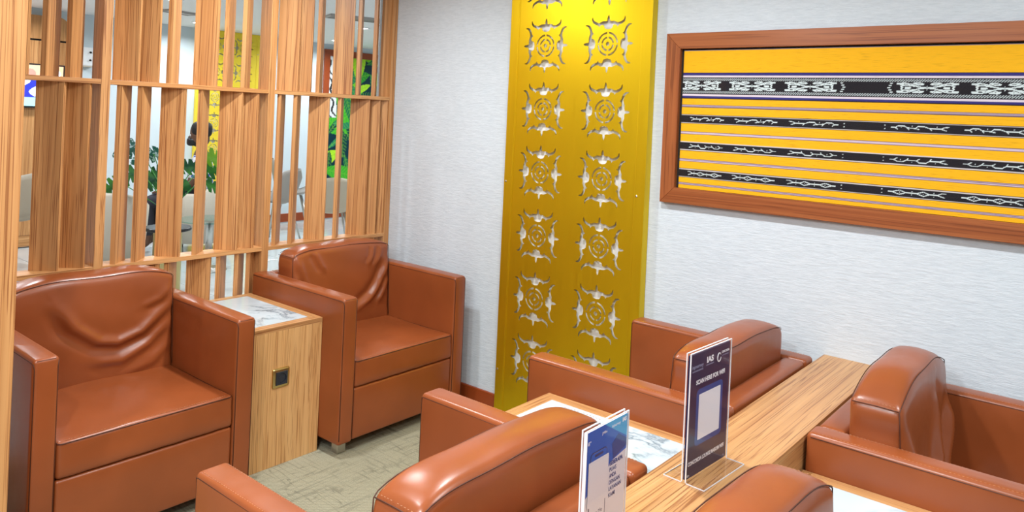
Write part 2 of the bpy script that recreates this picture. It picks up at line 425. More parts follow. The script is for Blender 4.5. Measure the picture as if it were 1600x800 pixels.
# panel local x -> world -Y side: rotation -90deg about z makes local -Y face world -X
fp = fret_panel('tall gold metal panel cut with bird and ring patterns beside the framed textile', .782, CEIL - .003, (-.1755, .1705), rowz, (WX - .042, -1.2665, .001), -PI / 2, GOLD, None)
fret_panel('yellow gold cut out panel on the far wall seen through the slats', .80, CEIL - .004, (-.17, .17), [.345 + .3 * i for i in range(7)], (1.90, 5.1 - .048, .001), 0, GOLDY, None, .036)

# ------------------------------------------------------------------ framed textile
PY0, PY1, PZ0, PZ1, PF = -1.7209, -3.303, 1.1562, 1.864, .0646
pic = thing('framed_textile', 'long wood framed yellow and black woven cloth behind glass on the white wall', 'picture', (WX, 0, 0))
XF = -.030
def rail(name, poly, axm):
    bm = bmesh.new(); prism(bm, poly, XF, -.001, 'X')
    es = [e for e in bm.edges if all(abs(v.co.x - XF) < 1e-6 for v in e.verts)]
    bmesh.ops.bevel(bm, geom=es, offset=.0015, segments=1, affect='EDGES')
    return link(name, bm, FRAMEW[axm], pic)
g = .0002
rail('frame_rail', [(PY0, PZ1), (PY1, PZ1), (PY1 + PF, PZ1 - PF), (PY0 - PF, PZ1 - PF)], 'Y')
rail('frame_rail', [(PY0, PZ0), (PY0 - PF, PZ0 + PF), (PY1 + PF, PZ0 + PF), (PY1, PZ0)], 'Y')
rail('frame_rail', [(PY0, PZ0 + g), (PY0, PZ1 - g), (PY0 - PF, PZ1 - PF), (PY0 - PF, PZ0 + PF)], 'Z')
rail('frame_rail', [(PY1, PZ0 + g), (PY1 + PF, PZ0 + PF), (PY1 + PF, PZ1 - PF), (PY1, PZ1 - g)], 'Z')
link('backing_board', B(-.008, -.003, PY1 + PF - .004, PY0 - PF + .004, PZ0 + PF - .004, PZ1 - PF + .004), UNDER, pic)
link('glass_pane', B(-.0205, -.0190, PY1 + PF + .0005, PY0 - PF - .0005, PZ0 + PF + .0005, PZ1 - PF - .0005), GLASS, pic)

YEL, BLK, NAV, WHT, MOT = (.90, .47, .008), (.012, .010, .014), (.035, .030, .19), (.74, .66, .74), (.66, .76, .78)
ty0, ty1, tz0, tz1 = PY0 - PF - .012, PY1 + PF + .004, PZ0 + PF + .001, PZ1 - PF - .006
NY, NZ = 720, 300
ys = np.linspace(ty0, ty1, NY); zs = np.linspace(tz0, tz1, NZ)
YY, ZZ = np.meshgrid(ys, zs)
colr = np.empty((NZ, NY, 3)); colr[:] = YEL
def band(a, c, cc): colr[(ZZ <= a) & (ZZ > c)] = cc
band(1.795, 1.790, (.25, .2, .25))
band(1.7015, 1.6985, BLK); band(1.6985, 1.6885, NAV); band(1.6885, 1.6815, WHT); band(1.6815, 1.613, BLK); band(1.613, 1.606, WHT); band(1.606, 1.597, NAV); band(1.597, 1.594, BLK)
hat = (np.sin((YY + (ZZ - 1.67) * 1.2) * 2 * PI / .0085) > 0)
colr[hat & (((ZZ < 1.6775) & (ZZ > 1.6690)) | ((ZZ < 1.6255) & (ZZ > 1.6165)))] = (.5, .58, .6)
for a, c in ((1.5665, 1.5605), (1.4555, 1.449), (1.343, 1.3365), (1.2435, 1.2385)):
    band(a + .0028, c - .0028, (.10, .06, .10)); band(a + .0003, c - .0003, (.62, .50, .62)); band((a + c) / 2 + .0006, (a + c) / 2 - .0006, (.10, .05, .14))
SB = [(1.5225, 1.4965), (1.4105, 1.3845), (1.2985, 1.2725)]
for a, c in SB:
    band(a + .006, c - .006, BLK); band(a + .0045, a + .0015, (.66, .62, .62)); band(c - .0015, c - .0045, (.66, .62, .62)); band(a + .0015, c - .0015, BLK)
def paint(lines_, y0, y1, zc, hh, wd, mirror=False, c=MOT, flip=1):
    """lines in unit square [-1,1]^2 painted as woven strokes"""
    sel = (YY < max(y0, y1)) & (YY > min(y0, y1)) & (abs(ZZ - zc) < hh * 1.25)
    u = (YY[sel] - (y0 + y1) / 2) / ((y1 - y0) / 2); v = (ZZ[sel] - zc) / hh * flip
    asp = abs(y1 - y0) / 2 / hh; hit = np.zeros(u.shape, bool)
    for ln in lines_:
        t = wd * (ln[0] if isinstance(ln[0], (int, float)) else 1); pts = ln[1:] if isinstance(ln[0], (int, float)) else ln
        if len(pts) == 1: pts = [pts[0], pts[0]]
        for (ax, ay), (bx, by) in zip(pts, pts[1:]):
            px, py, qx, qy = ax * asp, ay, bx * asp, by
            dx, dy = qx - px, qy - py; L2 = dx * dx + dy * dy + 1e-9
            tt = np.clip(((u * asp - px) * dx + (v - py) * dy) / L2, 0, 1)
            hit |= np.hypot(u * asp - px - tt * dx, v - py - tt * dy) < t / hh
    idx = np.argwhere(sel)[hit]; colr[idx[:, 0], idx[:, 1]] = c
def sym(ls):
    o = []
    for ln in ls:
        for sx in (1, -1):
            for sy in (1, -1): o.append([ln[0]] + [(a * sx, c * sy) for a, c in ln[1:]])
    return o
big = sym([[1, (0, 0), (.30, .22), (.52, .75), (.72, .98), (.97, .92), (.99, .78), (.80, .70)],
           [1, (.40, .35), (.62, .55), (.80, .50), (.86, .25), (.80, .0)],
           [1, (.18, .95), (.12, .75), (.28, .62), (.45, .95), (.22, 1.0)],
           [1.5, (.55, .0), (.70, .06)], [.8, (0, .33)]])
zc = 1.6475
MO = [(-1.797, -1.965), (-2.000, -2.186), (-2.222, -2.412)]
MO = MO + [(-5.024 - a, -5.024 - c) for a, c in MO]
for a, c in MO: paint(big, a, c, zc, .0165, .0021)
for sgn in (1, -1):
    yc = -2.512 + sgn * .083
    for k in range(-2, 3): paint([[1, (-.5, 0), (.5, 0)]], yc - sgn * .004 * (2 - abs(k)) - .006, yc - sgn * .004 * (2 - abs(k)) + .006, zc + k * .0078, .006, .0018)
smalls = [[[1, (-1, .7), (-.85, .55), (-.72, 0), (-.9, -.6)], [1, (-.72, 0), (-.35, 0), (-.18, .6), (.05, .6), (.14, -.2), (.0, -.5)], [1, (-.35, 0), (-.42, -.6)],
           [1, (.14, -.2), (.42, 0), (.52, .6), (.74, .6), (.84, 0), (1, 0)], [1, (.42, 0), (.36, -.6)], [1, (.84, 0), (.76, -.6)], [1, (-.6, .65)], [1, (.25, .6)], [1, (.63, .05)]],
          [[1, (-1, -.6), (-.85, -.4), (-.72, .1), (-.9, .7)], [1, (-.72, .1), (-.4, .1), (-.28, -.7), (-.05, -.7), (.05, .0), (-.05, .6)], [1, (-.4, .1), (-.45, .8)],
           [1, (.05, .0), (.4, 0), (.52, -.6), (.72, -.6), (.84, 0), (1, 0)], [1, (.4, 0), (.33, .7)], [1, (.84, 0), (.72, .7)], [1, (-.6, -.6)], [1, (.2, -.6)], [1, (.6, .1)]],
          [[1, (-1, .8), (-.85, .7), (-.7, 0), (-.95, -.7)], [1, (-.7, 0), (-.45, 0), (-.25, .8), (0, 0), (-.25, -.8), (-.45, 0)], [1, (0, 0), (.35, 0), (.58, .8), (.85, 0), (.58, -.8), (.35, 0)],
           [1, (.85, 0), (1, 0)], [1, (-.6, .7)], [1, (-.6, -.7)], [1, (.15, .6)], [1, (.15, -.6)], [1.3, (.58, 0)], [1, (-.25, 0)]]]
for k, (a, c) in enumerate(SB):
    for j, (y0, y1) in enumerate([(-1.836, -1.985), (-2.028, -2.2), (-2.245, -2.425)]):
        paint(smalls[k], y0, y1, (a + c) / 2, .0092, .0014); paint(smalls[k], -5.024 - y0, -5.024 - y1, (a + c) / 2, .0092, .0014)
    for s in (1, -1):
        for q in (1, -1): paint([[1, (0, 0)]], -2.512 + s * .068 - .004, -2.512 + s * .068 + .004, (a + c) / 2 + q * .006, .004, .0016)
def colour_plane(name, m, parent, P, ncol, nrow, cols, loc=(0, 0, 0)):
    """P(i,j)->coordinate arrays; grid coloured per vertex"""
    me = bpy.data.meshes.new(name)
    idx = np.arange(ncol * nrow).reshape(nrow, ncol)
    f = np.stack([idx[:-1, :-1], idx[:-1, 1:], idx[1:, 1:], idx[1:, :-1]], -1).reshape(-1, 4)
    me.vertices.add(ncol * nrow); me.vertices.foreach_set('co', P.reshape(-1).astype(np.float32))
    me.loops.add(f.size); me.loops.foreach_set('vertex_index', f.reshape(-1).astype(np.int32))
    me.polygons.add(len(f)); me.polygons.foreach_set('loop_start', np.arange(0, f.size, 4, dtype=np.int32)); me.polygons.foreach_set('loop_total', np.full(len(f), 4, np.int32))
    me.update(calc_edges=True); me.validate()
    ca = me.color_attributes.new('Col', 'FLOAT_COLOR', 'POINT')
    ca.data.foreach_set('color', np.concatenate([cols.reshape(-1, 3), np.ones((ncol * nrow, 1))], 1).reshape(-1).astype(np.float32))
    return link(name, me, m, parent, loc)
rip = .0006 * np.sin(YY * 9 + ZZ * 4)
Pz = np.stack([-.0145 + rip, YY, ZZ], -1)
colour_plane('woven_cloth', CLOTH, pic, Pz, NY, NZ, colr)

# ------------------------------------------------------------------ armchairs
W, D, AT, HA, ZL, HS = .7563, .7026, .0769, .68, .055, .4012
HI = W / 2 - AT
def crown(x, a=.034, e=4.): return a * max(0, 1 - (abs(x) / (HI + .004)) ** e)
def seam_obj(paths, parent, r=.0017, m=SEAM, name='seam'):
    bm = bmesh.new()
    for p in paths: tube(bm, p, r, 5)
    return tag(link(name, bm, m, parent, smooth=True), kind='stuff')
def stitches(path, step=.009, ln=.0045, r=.0008):
    """short separate thread dashes along a path"""
    P = [Vector(p) for p in path]; out = []; acc = 0
    for a, c in zip(P, P[1:]):
        L = (c - a).length; t = -acc
        while t + step <= L:
            t += step
            if t > 0 and t + ln < L: out.append([a + (c - a) * (t / L), a + (c - a) * ((t + ln) / L)])
        acc = (L - t)
    return out
arm_me = {}
def make_arm(parent, s):
    x0, x1 = sorted((s * HI, s * (HI + AT)))
    if s in arm_me:
        o = link('arm', arm_me[s][0], None, parent); tag(link('seam', arm_me[s][1], None, o), kind='stuff'); tag(link('stitching', arm_me[s][2], None, o), kind='stuff'); return
    bm = rbox(x0 + .0004, x1, -D, 0, ZL, HA, .013, 3, 8, 8, puff=(.0035, .003, .002))
    o = link('arm', bm, LEATHER, parent, smooth=True)
    P = []
    for xx, dx in ((x0, -1), (x1, 1)):
        X = xx - dx * .0012
        P.append([(X, -.012, HA - .011), (X, -D + .014, HA - .011), (X - dx * .0015, -D + .004, HA - .014), (X - dx * .004, -D + .0015, HA - .03), (X - dx * .004, -D + .001, ZL + .02)])
    P.append([(x0 + .012, -D + .003, HA - .006), (x1 - .012, -D + .003, HA - .006)])
    sm = seam_obj(P, o)
    st = []
    for xx, dx in ((x0, 1), (x1, -1)): st += stitches([(xx + dx * .010, -.02, HA + .0007), (xx + dx * .010, -D + .02, HA + .0007)])
    sto = seam_obj(st, o, .0005, STITCH, 'stitching')
    arm_me[s] = (o.data, sm.data, sto.data)
def folds_disp(u, v, folds):
    d = 0
    for amp, wid, pts in folds:
        best = 9; side = 1; par = 0; L = len(pts) - 1
        for i in range(L):
            ax, ay = pts[i]; bx, by = pts[i + 1]; dx, dy = bx - ax, by - ay; q = dx * dx + dy * dy
            t = max(0, min(1, ((u - ax) * dx + (v - ay) * dy) / q)); ex, ey = u - ax - t * dx, v - ay - t * dy
            e = math.hypot(ex, ey)
            if e < best: best = e; side = 1 if (dx * ey - dy * ex) > 0 else -1; par = (i + t) / L
        tp = min(1, par * 5 + .12) * min(1, (1 - par) * 4 + .25)
        sd = best * side
        d += amp * tp * (math.exp(-(best / wid) ** 2) - .75 * math.exp(-((sd + 1.55 * wid) / (wid * 1.15)) ** 2))
    return d
def make_cushion(parent, folds, seed=0, amp=.034, ex=4.):
    y0, y1 = -.212, -.082                       # front, rear (chair faces -Y, its rear at y=0)
    z0, z1c = HS - .02, .772
    rs = random.Random(seed); ph = [rs.uniform(0, 6) for _ in range(6)]
    def df(p, u):
        ux, uy, uz = u; x, y, z = p
        k = max(0, (z - z0) / (z1c - z0))
        z += crown(x, amp, ex) * k ** 2.2 + .014 * max(0, 1 - uy * uy) * max(0, 1 - (x / HI) ** 4) * k ** 3
        t = (uz + 1) / 2
        y -= .022 * (1 - t) * (1 if uy < 0 else 0) * (1 - abs(uy + 1) / 2) # thicker at foot
        if uy < -.2:
            f = folds_disp(ux, uz, folds) * min(1, (1 - abs(ux)) * 9 + .15) * min(1, (1 - abs(uz)) * 9 + .0)
            f += .0012 * math.sin(ux * 5 + ph[0] + uz * 3) + .0010 * math.sin(uz * 9 + ph[1] + ux * 4)
            y -= f + .010 * max(0, 1 - ux ** 4) * max(0, 1 - uz ** 4)
        z += .0018 * math.sin(ux * 7 + ph[2]) * k
        if abs(ux) > .9: x += .0015 * math.sin(uz * 14 + ph[3])
        return Vector((x, y, z))
    bm = rbox(-HI + .003, HI - .003, y0, y1, z0, z1c, .022, 78, 6, 56, puff=(.002, 0, 0), deform=df)
    o = link('back_cushion', bm, LEATHER, parent, smooth=True)
    hz = (z1c - z0) / 2
    def onf(x, uz, yy): # point on the front face edge
        return df(Vector((x, yy, (z0 + z1c) / 2 + uz * hz)), (x / HI, -1 if yy < -.15 else 1, uz))
    fr = [onf(x, .975, y0 + .010) for x in np.linspace(-HI + .015, HI - .015, 26)]
    fr = [Vector((p.x, y0 + .0045, p.z + .0022)) for p in fr]
    zt = fr[0].z
    left = [Vector((-HI + .0045, y0 + .006, zt - .010 - (zt - .42) * i / 8)) - Vector((0, .022 * (i / 8), 0)) for i in range(9)]
    right = [Vector((-p.x, p.y, p.z)) for p in left]
    ends = [[Vector((s * (HI - .0045), y0 + .008, zt - .008)), Vector((s * (HI - .0035), (y0 + y1) / 2, zt - .006)), Vector((s * (HI - .0045), y1 - .008, zt - .008))] for s in (-1, 1)]
    rr = [Vector((p.x, y1 - .0045, p.z)) for p in fr]
    seam_obj([left[::-1] + fr + right] + ends + [rr], o, .0014)
    st = stitches([p + Vector((0, .009, .0022)) for p in fr]) + [q for e in ends for q in stitches([p + Vector((0, 0, .010)) for p in e])]
    seam_obj(st, o, .0005, STITCH, 'stitching')
seat_me = {}
def make_chair(label, x, y, rotz, folds, seed, amp=.030, ex=5.):
    t = thing('armchair', label, 'armchair', (x, y, 0), rotz, 'cognac leather lounge armchairs')
    for s in (-1, 1): make_arm(t, s)
    if not seat_me:
        def sd(p, u):
            z = p.z
            if u[2] > .2: z += .014 * max(0, 1 - u[0] ** 2) * max(0, 1 - u[1] ** 2) + .0015 * math.sin(u[0] * 6 + u[1] * 4)
            y_ = p.y
            if u[1] < -.8: y_ += .0015 * math.sin(u[0] * 17) + .002 * math.sin(u[2] * 3)
            return Vector((p.x, y_, z))
        bm = rbox(-HI + .002, HI - .002, -D + .004, -.100, .284, HS, .014, 14, 14, 4, puff=(0, .004, 0), deform=sd)
        seat_me['seat'] = link('seat_cushion', bm, LEATHER, t, smooth=True)
        zz = HS - .004
        pth = [(-HI + .006, -.16, zz), (-HI + .006, -D + .010, zz), (-HI + .016, -D + .0035, zz), (HI - .016, -D + .0035, zz), (HI - .006, -D + .010, zz), (HI - .006, -.16, zz)]
        seat_me['sm'] = seam_obj([pth], seat_me['seat'], .002)
        seat_me['ss'] = seam_obj(stitches([(-HI + .02, -D + .016, HS + .0018), (HI - .02, -D + .016, HS + .0018)]), seat_me['seat'], .0007, STITCH, 'stitching')
        bm = rbox(-HI + .002, HI - .002, -D + .006, -.092, ZL + .004, .282, .010, 4, 4, 4, puff=(0, .005, 0))
        seat_me['base'] = link('base', bm, LEATHER, t, smooth=True)
        bm = rbox(-HI - .001, HI + .001, -.080, -.004, ZL, HA - .002, .016, 6, 3, 6, puff=(0, .003, .003))
        seat_me['bf'] = link('back_frame', bm, LEATHER, t, smooth=True)
        seat_me['leg'] = None
    else:
        o = link('seat_cushion', seat_me['seat'].data, None, t); tag(link('seam', seat_me['sm'].data, None, o), kind='stuff'); tag(link('stitching', seat_me['ss'].data, None, o), kind='stuff')
        link('base', seat_me['base'].data, None, t); link('back_frame', seat_me['bf'].data, None, t)
    make_cushion(t, folds, seed, amp, ex)
    for sx in (-1, 1):
        for yy in (-D + .065, -.065):
            if seat_me['leg'] is None: seat_me['leg'] = link('leg', B(-.022, .022, -.022, .022, 0, ZL + .002, bev=.003), CHROME, t, (sx * (W / 2 - .055), yy, 0)).data
            else: link('leg', seat_me['leg'], None, t, (sx * (W / 2 - .055), yy, 0))
    return t
# fold coordinates: u -1..1 across, v -1..1 up, seen from the front of the chair (u=-1 is the picture's left for chairs facing the camera)
FA = [(.014, .085, [(-.50, .62), (-.28, .18), (0, -.12), (.25, -.20), (.55, -.08), (.98, .42)]),
      (.007, .08, [(-.1, -.50), (.3, -.56), (.62, -.35), (.98, .12)]), (.005, .06, [(.55, .35), (.8, .5), (.98, .78)]), (.004, .07, [(.35, -.85), (.7, -.72), (.98, -.35)]),
      (.006, .07, [(-.98, -.1), (-.85, -.3), (-.6, -.45)])]
FB = [(.016, .085, [(.98, .58), (.80, .10), (.58, -.25), (.25, -.55)]), (.011, .06, [(.98, .20), (.86, -.15), (.70, -.48)]), (.008, .05, [(-.92, .90), (-.82, .45), (-.70, .05)]),
      (.007, .045, [(-.98, .60), (-.86, .15), (-.66, -.25)]), (.006, .05, [(-.60, .93), (-.52, .72), (-.42, .5)]), (.006, .045, [(.62, .92), (.58, .68), (.50, .50)]), (.006, .05, [(.80, .93), (.76, .7), (.66, .45)])]
FE = [(.036, .12, [(-.98, .70), (-.80, .05), (-.60, -.35), (-.25, -.45), (.05, -.1), (.2, .5)]), (.028, .10, [(-.98, .2), (-.8, -.35), (-.55, -.70), (-.1, -.78)]), (.024, .10, [(.98, .5), (.75, -.1), (.5, -.5), (.15, -.7)])]
FC = [(.008, .08, [(-.9, .5), (-.5, 0), (0, -.2), (.6, .1)]), (.006, .06, [(.95, .3), (.7, -.2), (.4, -.5)])]
cxx = lambda left: left + W / 2
XA, XB, XC, XD, XE, XFc = -2.0161, -.8454, -2.0249, -.8446, -.7983, -1.952
F1, F2, R3 = .7082, 1.6994, 2.6115
make_chair('brown leather armchair with a U shaped back crease, beside the wooden pillar', cxx(XA), -(F1 - D), 0, FA, 1)
make_chair('brown leather armchair in the far corner between the wood side table and white wall', cxx(XB), -(F1 - D), 0, FB, 2)
make_chair('brown leather armchair in the foreground backing onto the counter by the small blue sign', cxx(XC), -(F2 + D), PI, FC, 3)
make_chair('brown leather armchair in front of the gold panel, its back against the wooden counter', cxx(XD), -(F2 + D), PI, FC, 4)
make_chair('brown leather armchair at the right with drooping back cushion, below the framed textile', cxx(XE), -R3, 0, FE, 5, .052, 2.8)
make_chair('brown leather armchair of which only the back top shows at the bottom edge', cxx(XFc), -R3, 0, FC, 6, .052, 2.8)

# ------------------------------------------------------------------ side tables and counter
def side_table(label, x0, x1, y0, y1, socket=False, mi=.045):
    zt = .5795; t = thing('side_table', label, 'table', ((x0 + x1) / 2, (y0 + y1) / 2, 0), 0, 'marble topped wooden side tables')
    hx, hy = (x1 - x0) / 2, (y1 - y0) / 2; th = .018
    link('side_panel', B(-hx, -hx + th, -hy + th, hy, 0, zt - .02, bev=.0006), GABLE_LIT, t); link('side_panel', B(hx - th, hx, -hy + th, hy, 0, zt - .02, bev=.0006), GABLE_LIT, t)
    fp_ = link('front_panel', B(-hx, hx, -hy, -hy + th, 0, zt - .02, bev=.0006), GABLE_LIT, t)
    link('back_panel', B(-hx + th, hx - th, hy - th, hy, 0, zt - .02), GABLE_LIT, t)
    # mitred rim round the marble
    zb = zt - .0198
    for poly, a in (([(-hx, -hy), (hx, -hy), (hx - mi, -hy + mi), (-hx + mi, -hy + mi)], 'X'), ([(-hx, hy), (-hx + mi, hy - mi), (hx - mi, hy - mi), (hx, hy)], 'X'),
                    ([(-hx, -hy), (-hx + mi, -hy + mi), (-hx + mi, hy - mi), (-hx, hy)], 'Y'), ([(hx, -hy), (hx, hy), (hx - mi, hy - mi), (hx - mi, -hy + mi)], 'Y')):
        bm = bmesh.new(); prism(bm, poly, zb, zt); link('rim', bm, {'X': COUNT, 'Y': COUNTY}[a], t)
    link('marble_top', B(-hx + mi + .0006, hx - mi - .0006, -hy + mi + .0006, hy - mi - .0006, zb, zt + .0012, bev=.0008), MARBLE, t)
    if socket:
        sx = -1.049 - (x0 + x1) / 2; so = rbox(-.0405, .0405, -.0085, 0, -.0405, .0405, .008, 4, 2, 4)
        s = link('power_socket', so, BRASS, fp_, (sx, -hy - .0002, .3655), smooth=True)
        bm = bmesh.new()
        seg = 28; ro = .0205
        fa = -.0130
        sq = []
        for k in range(seg):
            a = 2 * PI * (k + .5) / seg; m_ = max(abs(math.cos(a)), abs(math.sin(a))); sq.append((.027 * math.cos(a) / m_, .027 * math.sin(a) / m_, math.cos(a), math.sin(a)))
        out0 = [bm.verts.new((a, -.0082, c)) for a, c, _, _ in sq]; out1 = [bm.verts.new((a * .97, fa, c * .97)) for a, c, _, _ in sq]
        in1 = [bm.verts.new((ca * ro, fa, sa * ro)) for _, _, ca, sa in sq]; in0 = [bm.verts.new((ca * ro, -.0088, sa * ro)) for _, _, ca, sa in sq]
        for A, C_ in ((out0, out1), (out1, in1), (in1, in0)):
            for k in range(seg): bm.faces.new((A[k], A[(k + 1) % seg], C_[(k + 1) % seg], C_[k]))
        bm.faces.new(in0); bmesh.ops.recalc_face_normals(bm, faces=bm.faces)
        for sgn in (-1, 1): box(bm, sgn * .0095 - .002, sgn * .0095 + .002, -.0095, -.0088, -.002, .002)
        box(bm, -.002, .002, -.0105, -.005, .0165, .0195); box(bm, -.002, .002, -.0105, -.005, -.0195, -.0165)
        # placed as part of the front panel so that the depth stays thing > part > sub-part
        o = link('socket_insert', bm, mat('dark_blue_plastic', (.022, .027, .04), .3), fp_, (sx, -hy - .0002, .3655))
    return t
COUNTY = wood('rim_laminate', (.54, .295, .12), (.45, .22, .082), (.25, .095, .032), 'Y', .34)
side_table('wooden side table with marble top and brass power socket between the two far armchairs', XA + W + .004, XB - .004, -.5715, -.004, True)
side_table('wooden side table with marble top behind the small blue sign', XC + W + .004, XD - .004, -2.404, -1.797)
side_table('wooden side table whose marble corner shows at the bottom right edge', XFc + W + .004, XE - .004, -3.16, -2.6085)
for o in [x for x in bpy.data.objects if x.name.startswith('side_table.002')]: pass
cnt = thing('divider_counter', 'long light wood counter between the back to back armchairs', 'counter', (-1.05, -2.505, 0))
link('counter_top', B(-1.10, 1.0663, -.099, .098, .647, .665, bev=.0008), COUNT, cnt)
link('panel', B(-1.08, 1.066, -.0985, -.0805, 0, .6465), COUNT, cnt); link('panel', B(-1.08, 1.066, .0795, .0975, 0, .6465), COUNT, cnt)
link('end_panel', B(-1.0985, -1.0805, -.0985, .0975, 0, .6465), GABLE_LIT, cnt)

# ------------------------------------------------------------------ acrylic sign holders
def text(body, size, loc, m, parent, width=None, bold=0, align='LEFT', shear=0):
    cu = bpy.data.curves.new('t', 'FONT'); cu.body = body; cu.size = size; cu.align_x = align; cu.offset = bold; cu.extrude = .00012; cu.shear = shear; cu.resolution_u = 3
    tmp = bpy.data.objects.new('t', cu); COL.objects.link(tmp)
    me = bpy.data.meshes.new_from_object(tmp.evaluated_get(bpy.context.evaluated_depsgraph_get())); bpy.data.objects.remove(tmp)
    if width:
        xs = [v.co.x for v in me.vertices]; k = width / (max(xs) - min(xs)); x0 = min(xs)
        for v in me.vertices: v.co.x = (v.co.x - x0) * k
    me.transform(Matrix.Rotation(PI / 2, 4, 'X'))
    return link('lettering', me, m, parent, loc)
def rrect(bm, x0, x1, z0, z1, r, y, th=.00015):
    pts = []
    for cx, cz, a in ((x1 - r, z0 + r, -PI / 2), (x1 - r, z1 - r, 0), (x0 + r, z1 - r, PI / 2), (x0 + r, z0 + r, PI)):
        for k in range(6): pts.append((cx + r * math.cos(a + k * PI / 10), cz + r * math.sin(a + k * PI / 10)))
    prism(bm, pts, y - th, y, 'Y')
def sign(name, label, w_, h_, foot, loc, rotz):
    t = thing(name, label, 'sign', loc, rotz, None); hw = w_ / 2; d = .0062
    bm = bmesh.new()
    for s in (-1, 1):
        y0, y1 = sorted((s * d, s * (d - .0022)))
        box(bm, -hw, hw, y0, y1, .004, h_); 
        y0, y1 = sorted((s * (d - .0022), s * foot)); box(bm, -hw, hw, y0, y1, .0004, .0026)
    link('acrylic_holder', bm, ACRYL, t)
    bm = bmesh.new(); e = .0011
    for s in (-1, 1):
        ya, yb = sorted((s * (d + .0002), s * (d - .0026)))
        box(bm, -hw - e, -hw + .0004, ya, yb, .003, h_ + e); box(bm, hw - .0004, hw + e, ya, yb, .003, h_ + e); box(bm, -hw, hw, ya, yb, h_ - .0004, h_ + e)
        ya, yb = sorted((s * foot, s * (foot + .0012))); box(bm, -hw, hw, ya, yb, .0003, .0028)
        ya, yb = sorted((s * d, s * foot)); box(bm, -hw - .0008, -hw, ya, yb, .0003, .0027); box(bm, hw, hw + .0008, ya, yb, .0003, .0027)
    link('holder_edge', bm, ACEDGE, t)
    return t
z0c = .6652
S1 = sign('wifi_sign', 'large dark blue wifi sign in a clear acrylic stand on the counter', .196, .297, .052, (-1.174, -2.498, z0c), math.radians(-3.5))
yb = -.0037
W1, H1 = .190, .285; L1, T1 = -W1 / 2, .292
po = link('poster', B(L1, -L1, yb, .0032, T1 - H1, T1), NAVY, S1)
def X1(f): return L1 + W1 * f
def Z1(f): return T1 - H1 * f
yt = yb - .0001
bm = bmesh.new(); rrect(bm, X1(.17), X1(.84), Z1(.765), Z1(.30), .012, yt); link('blue_panel', bm, BLUE, po)
bm = bmesh.new(); rrect(bm, X1(.235), X1(.78), Z1(.72), Z1(.345), .002, yt - .0002); link('white_card', bm, PWHITE, po)
text('injourney', .012, (X1(.04), yt, Z1(.115)), GREYINK, po, W1 * .27)
text('AVIATION SERVICES', .005, (X1(.045), yt, Z1(.145)), GREYINK, po, W1 * .26)
text('IAS', .019, (X1(.395), yt, Z1(.105)), WINK, po, W1 * .17, bold=.0008)
text('INTEGRATED SERVICES', .004, (X1(.385), yt, Z1(.13)), GREYINK, po, W1 * .19)
bm = bmesh.new(); R_ = .0088
tube(bm, [(X1(.71) + R_ * math.cos(a), yt, Z1(.10) + R_ * math.sin(a) * 1.15) for a in np.linspace(.5, 2 * PI - .15, 22)], [.0009 + .0009 * math.sin(PI * i / 21) for i in range(22)], 6); link('ring_logo', bm, WINK, po)
text('CONCORDIA', .0075, (X1(.775), yt, Z1(.075)), WINK, po, W1 * .205, bold=.0002)
text('LOUNGE', .0035, (X1(.79), yt, Z1(.10)), GREYINK, po, W1 * .17)
text('SCAN HERE FOR WIFI', .0145, (X1(.15), yt, Z1(.255)), WINK, po, W1 * .73, bold=.0005)
text('CONCORDIA LOUNGE MABOIM WIFI', .013, (X1(.035), yt, Z1(.90)), WINK, po, W1 * .9, bold=.0003)
text('ID', .007, (X1(.02), yt, Z1(.985)), WINK, po, W1 * .05); text('Tc', .007, (X1(.91), yt, Z1(.985)), GREYINK, po, W1 * .05)

S2 = sign('survey_sign', 'small blue and white feedback sign in a clear acrylic stand at the bottom edge', .150, .240, .040, (-1.612, -2.488, z0c), 0)
W2, H2 = .146, .228; L2, T2 = -W2 / 2, .236
po2 = link('poster', B(L2, -L2, yb, .0032, T2 - H2, T2), PWHITE, S2)
X2 = lambda f: L2 + W2 * f
Z2 = lambda f: T2 - H2 * f
bm = bmesh.new()
prism(bm, [(X2(0), Z2(0)), (X2(0), Z2(.55)), (X2(.1), Z2(.52)), (X2(.48), Z2(.38)), (X2(.56), Z2(.385)), (X2(.62), Z2(.35)), (X2(1), Z2(.31)), (X2(1), Z2(0))], yt - .0001, yt, 'Y'); link('blue_panel', bm, BLUE2, po2)
bm = bmesh.new(); prism(bm, [(X2(.42), Z2(0)), (X2(.62), Z2(.07)), (X2(1), Z2(.2)), (X2(1), Z2(0))], yt - .0003, yt - .0001, 'Y'); link('cyan_panel', bm, CYAN, po2)
bm = bmesh.new(); prism(bm, [(X2(.62), Z2(.2)), (X2(.78), Z2(.14)), (X2(1), Z2(.22)), (X2(1), Z2(.28)), (X2(.66), Z2(.34))], yt - .0003, yt - .0001, 'Y'); link('blue_panel', bm, BLUE, po2)
bm = bmesh.new(); rrect(bm, X2(.10), X2(.50), Z2(.84), Z2(.19), .009, yt - .0003); link('phone_outline', bm, INK, po2)
bm = bmesh.new(); rrect(bm, X2(.115), X2(.485), Z2(.83), Z2(.20), .008, yt - .0005); link('phone_screen', bm, PWHITE, po2)
bm = bmesh.new(); rrect(bm, X2(.115), X2(.485), Z2(.30), Z2(.20), .006, yt - .0007); link('blue_panel', bm, BLUE2, po2)
bm = bmesh.new(); rrect(bm, X2(.2), X2(.4), Z2(.235), Z2(.215), .002, yt - .0009); link('phone_notch', bm, INK, po2)
bm = bmesh.new(); rrect(bm, X2(.06), X2(.54), Z2(.64), Z2(.26), .002, yt - .0009); link('white_card', bm, PWHITE, po2)
bm = bmesh.new(); rrect(bm, X2(.02), X2(.10), Z2(.86), Z2(.80), .005, yt - .0009); link('blue_dot', bm, CYAN, po2)
